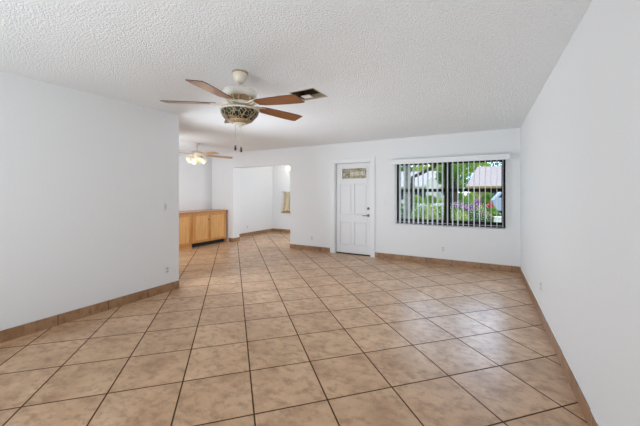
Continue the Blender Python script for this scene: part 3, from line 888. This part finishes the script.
# bare fallen-looking branch arching to the white box
b = BM(); tube(b, [(0, 0, 0), (-.16, .05, .55), (-.06, .05, 1.02), (.08, 0, .90), (.20, -.02, .84)], [.03, .03, .035, .035, .025], 8)
tube(b, [(-.1, .05, .9), (-.2, .05, 1.15)], [.02, .008], 6)
tag(obj('bare_branch', b, M['brownbark'], None, True, (-.06, 8.9, GZ)), 'bare brown bent branch left of the white utility box', 'branch')
ub = thing('utility_box', 'white metal utility box low at the right edge of the window', 'utility box', (0.27, 9.6, GZ))
b = BM(); box(b, -.13, .13, -.1, .1, 0, .80, .01); obj('cabinet_body', b, M['whitebox'], ub)
b = BM(); box(b, -.15, .15, -.12, .12, .80, .825, .005); obj('lid', b, M['whitebox'], ub)

def house(label, x0, x1, y0, y1, ez, rz, hipl, hipr, wallm, roofm, gable=None):
    t = thing('house', label, 'house', ((x0 + x1) / 2, (y0 + y1) / 2, GZ))
    a = (x1 - x0) / 2; d = (y1 - y0) / 2
    b = BM(); box(b, -a + .4, a - .4, -d + .5, d - .5, 0, ez); obj('wall', b, M[wallm], t)
    b = BM()
    P = [b.verts.new(p) for p in ((-a, -d, ez), (a, -d, ez), (a, d, ez), (-a, d, ez), (-a + hipl, 0, rz), (a - hipr, 0, rz))]
    for f in ((0, 1, 5, 4), (2, 3, 4, 5), (3, 0, 4), (1, 2, 5), (3, 2, 1, 0)): b.faces.new([P[i] for i in f])
    obj('roof', b, M[roofm], t)
    b = BM()
    for s_ in (-1, 1): box(b, -a, a, s_ * d - .04, s_ * d + .04, ez - .16, ez + .03)
    for s_ in (-1, 1): box(b, s_ * a - .04, s_ * a + .04, -d, d, ez - .16, ez + .03)
    obj('fascia', b, M['stucco' if gable else 'fascia'], t)
    for xx in ((-a * .45), a * .35):
        b = BM(); box(b, xx - .6, xx + .6, -d + .44, -d + .5, .8, 1.7); obj('window', b, M['carglass'], t)
    if gable:
        b = BM(); gx = a - .9
        vs_ = [b.verts.new((gx + p[0], p[1], p[2])) for p in ((-.45, -d - .25, 0), (.75, -d - .25, 0), (.75, -d - .25, ez + .35), (.15, -d - .25, gable), (-.45, -d - .25, ez + .35), (-.45, -d + 2.5, 0), (.75, -d + 2.5, 0), (.75, -d + 2.5, ez + .35), (.15, -d + 2.5, gable), (-.45, -d + 2.5, ez + .35))]
        for f in ((0, 1, 2, 3, 4), (9, 8, 7, 6, 5), (1, 6, 7, 2), (0, 4, 9, 5), (2, 7, 8, 3), (4, 3, 8, 9)): b.faces.new([vs_[i] for i in f])
        obj('gable_porch', b, M['stucco'], t)
    return t
house('white house with a grey roof across the street, left window half', -9.6, -3.75, 30, 37, 2.16, 3.75, .4, .4, 'stucco', 'shinglegrey', 3.0)
house('low tan house with a pinkish roof across the street, right window half', -1.95, 7.5, 34, 42, 2.10, 4.35, .9, 1.5, 'tanwall', 'shinglepink')

car = thing('car', 'pale blue parked car beyond the shrubs, right edge of the window', 'car', (2.25, 23.0, GZ + .03), R(4))
b = BM()
prof = [(-2.0, .30), (2.0, .30), (2.05, .70), (1.9, .92), (.95, 1.04), (.40, 1.60), (-1.5, 1.64), (-1.95, 1.10), (-2.05, .98)]
for s_ in (1,):
    l_ = [b.verts.new((x, -.82 + (.10 if z > 1.2 else 0), z)) for x, z in prof]; r2 = [b.verts.new((x, .82 - (.10 if z > 1.2 else 0), z)) for x, z in prof]
    b.faces.new(l_); b.faces.new(list(reversed(r2)))
    for i in range(len(prof)): b.faces.new((l_[i], r2[i], r2[(i + 1) % len(prof)], l_[(i + 1) % len(prof)]))
obj('body', b, M['carpaint'], car, bev=.05)
for s_ in (-1, 1):
    b = BM()
    vs_ = [b.verts.new((x, s_ * (.80 - (z - 1.0) * .12) + s_ * .01 + s_ * .02 * k_, z)) for k_ in (0, 1) for x, z in ((.76, 1.10), (.34, 1.50), (-1.42, 1.53), (-1.75, 1.14))]
    b.faces.new(vs_[:4]); b.faces.new(list(reversed(vs_[4:])))
    for i in range(4): b.faces.new((vs_[i], vs_[4 + i], vs_[4 + (i + 1) % 4], vs_[(i + 1) % 4]))
    obj('side_window', b, M['carglass'], car)
for x in (-1.25, 1.3):
    for s_ in (-1, 1):
        b = BM(); tube(b, [(x, s_ * .66, .31), (x, s_ * .85, .31)], .31, 20); obj('wheel', b, M['tyre'], car)
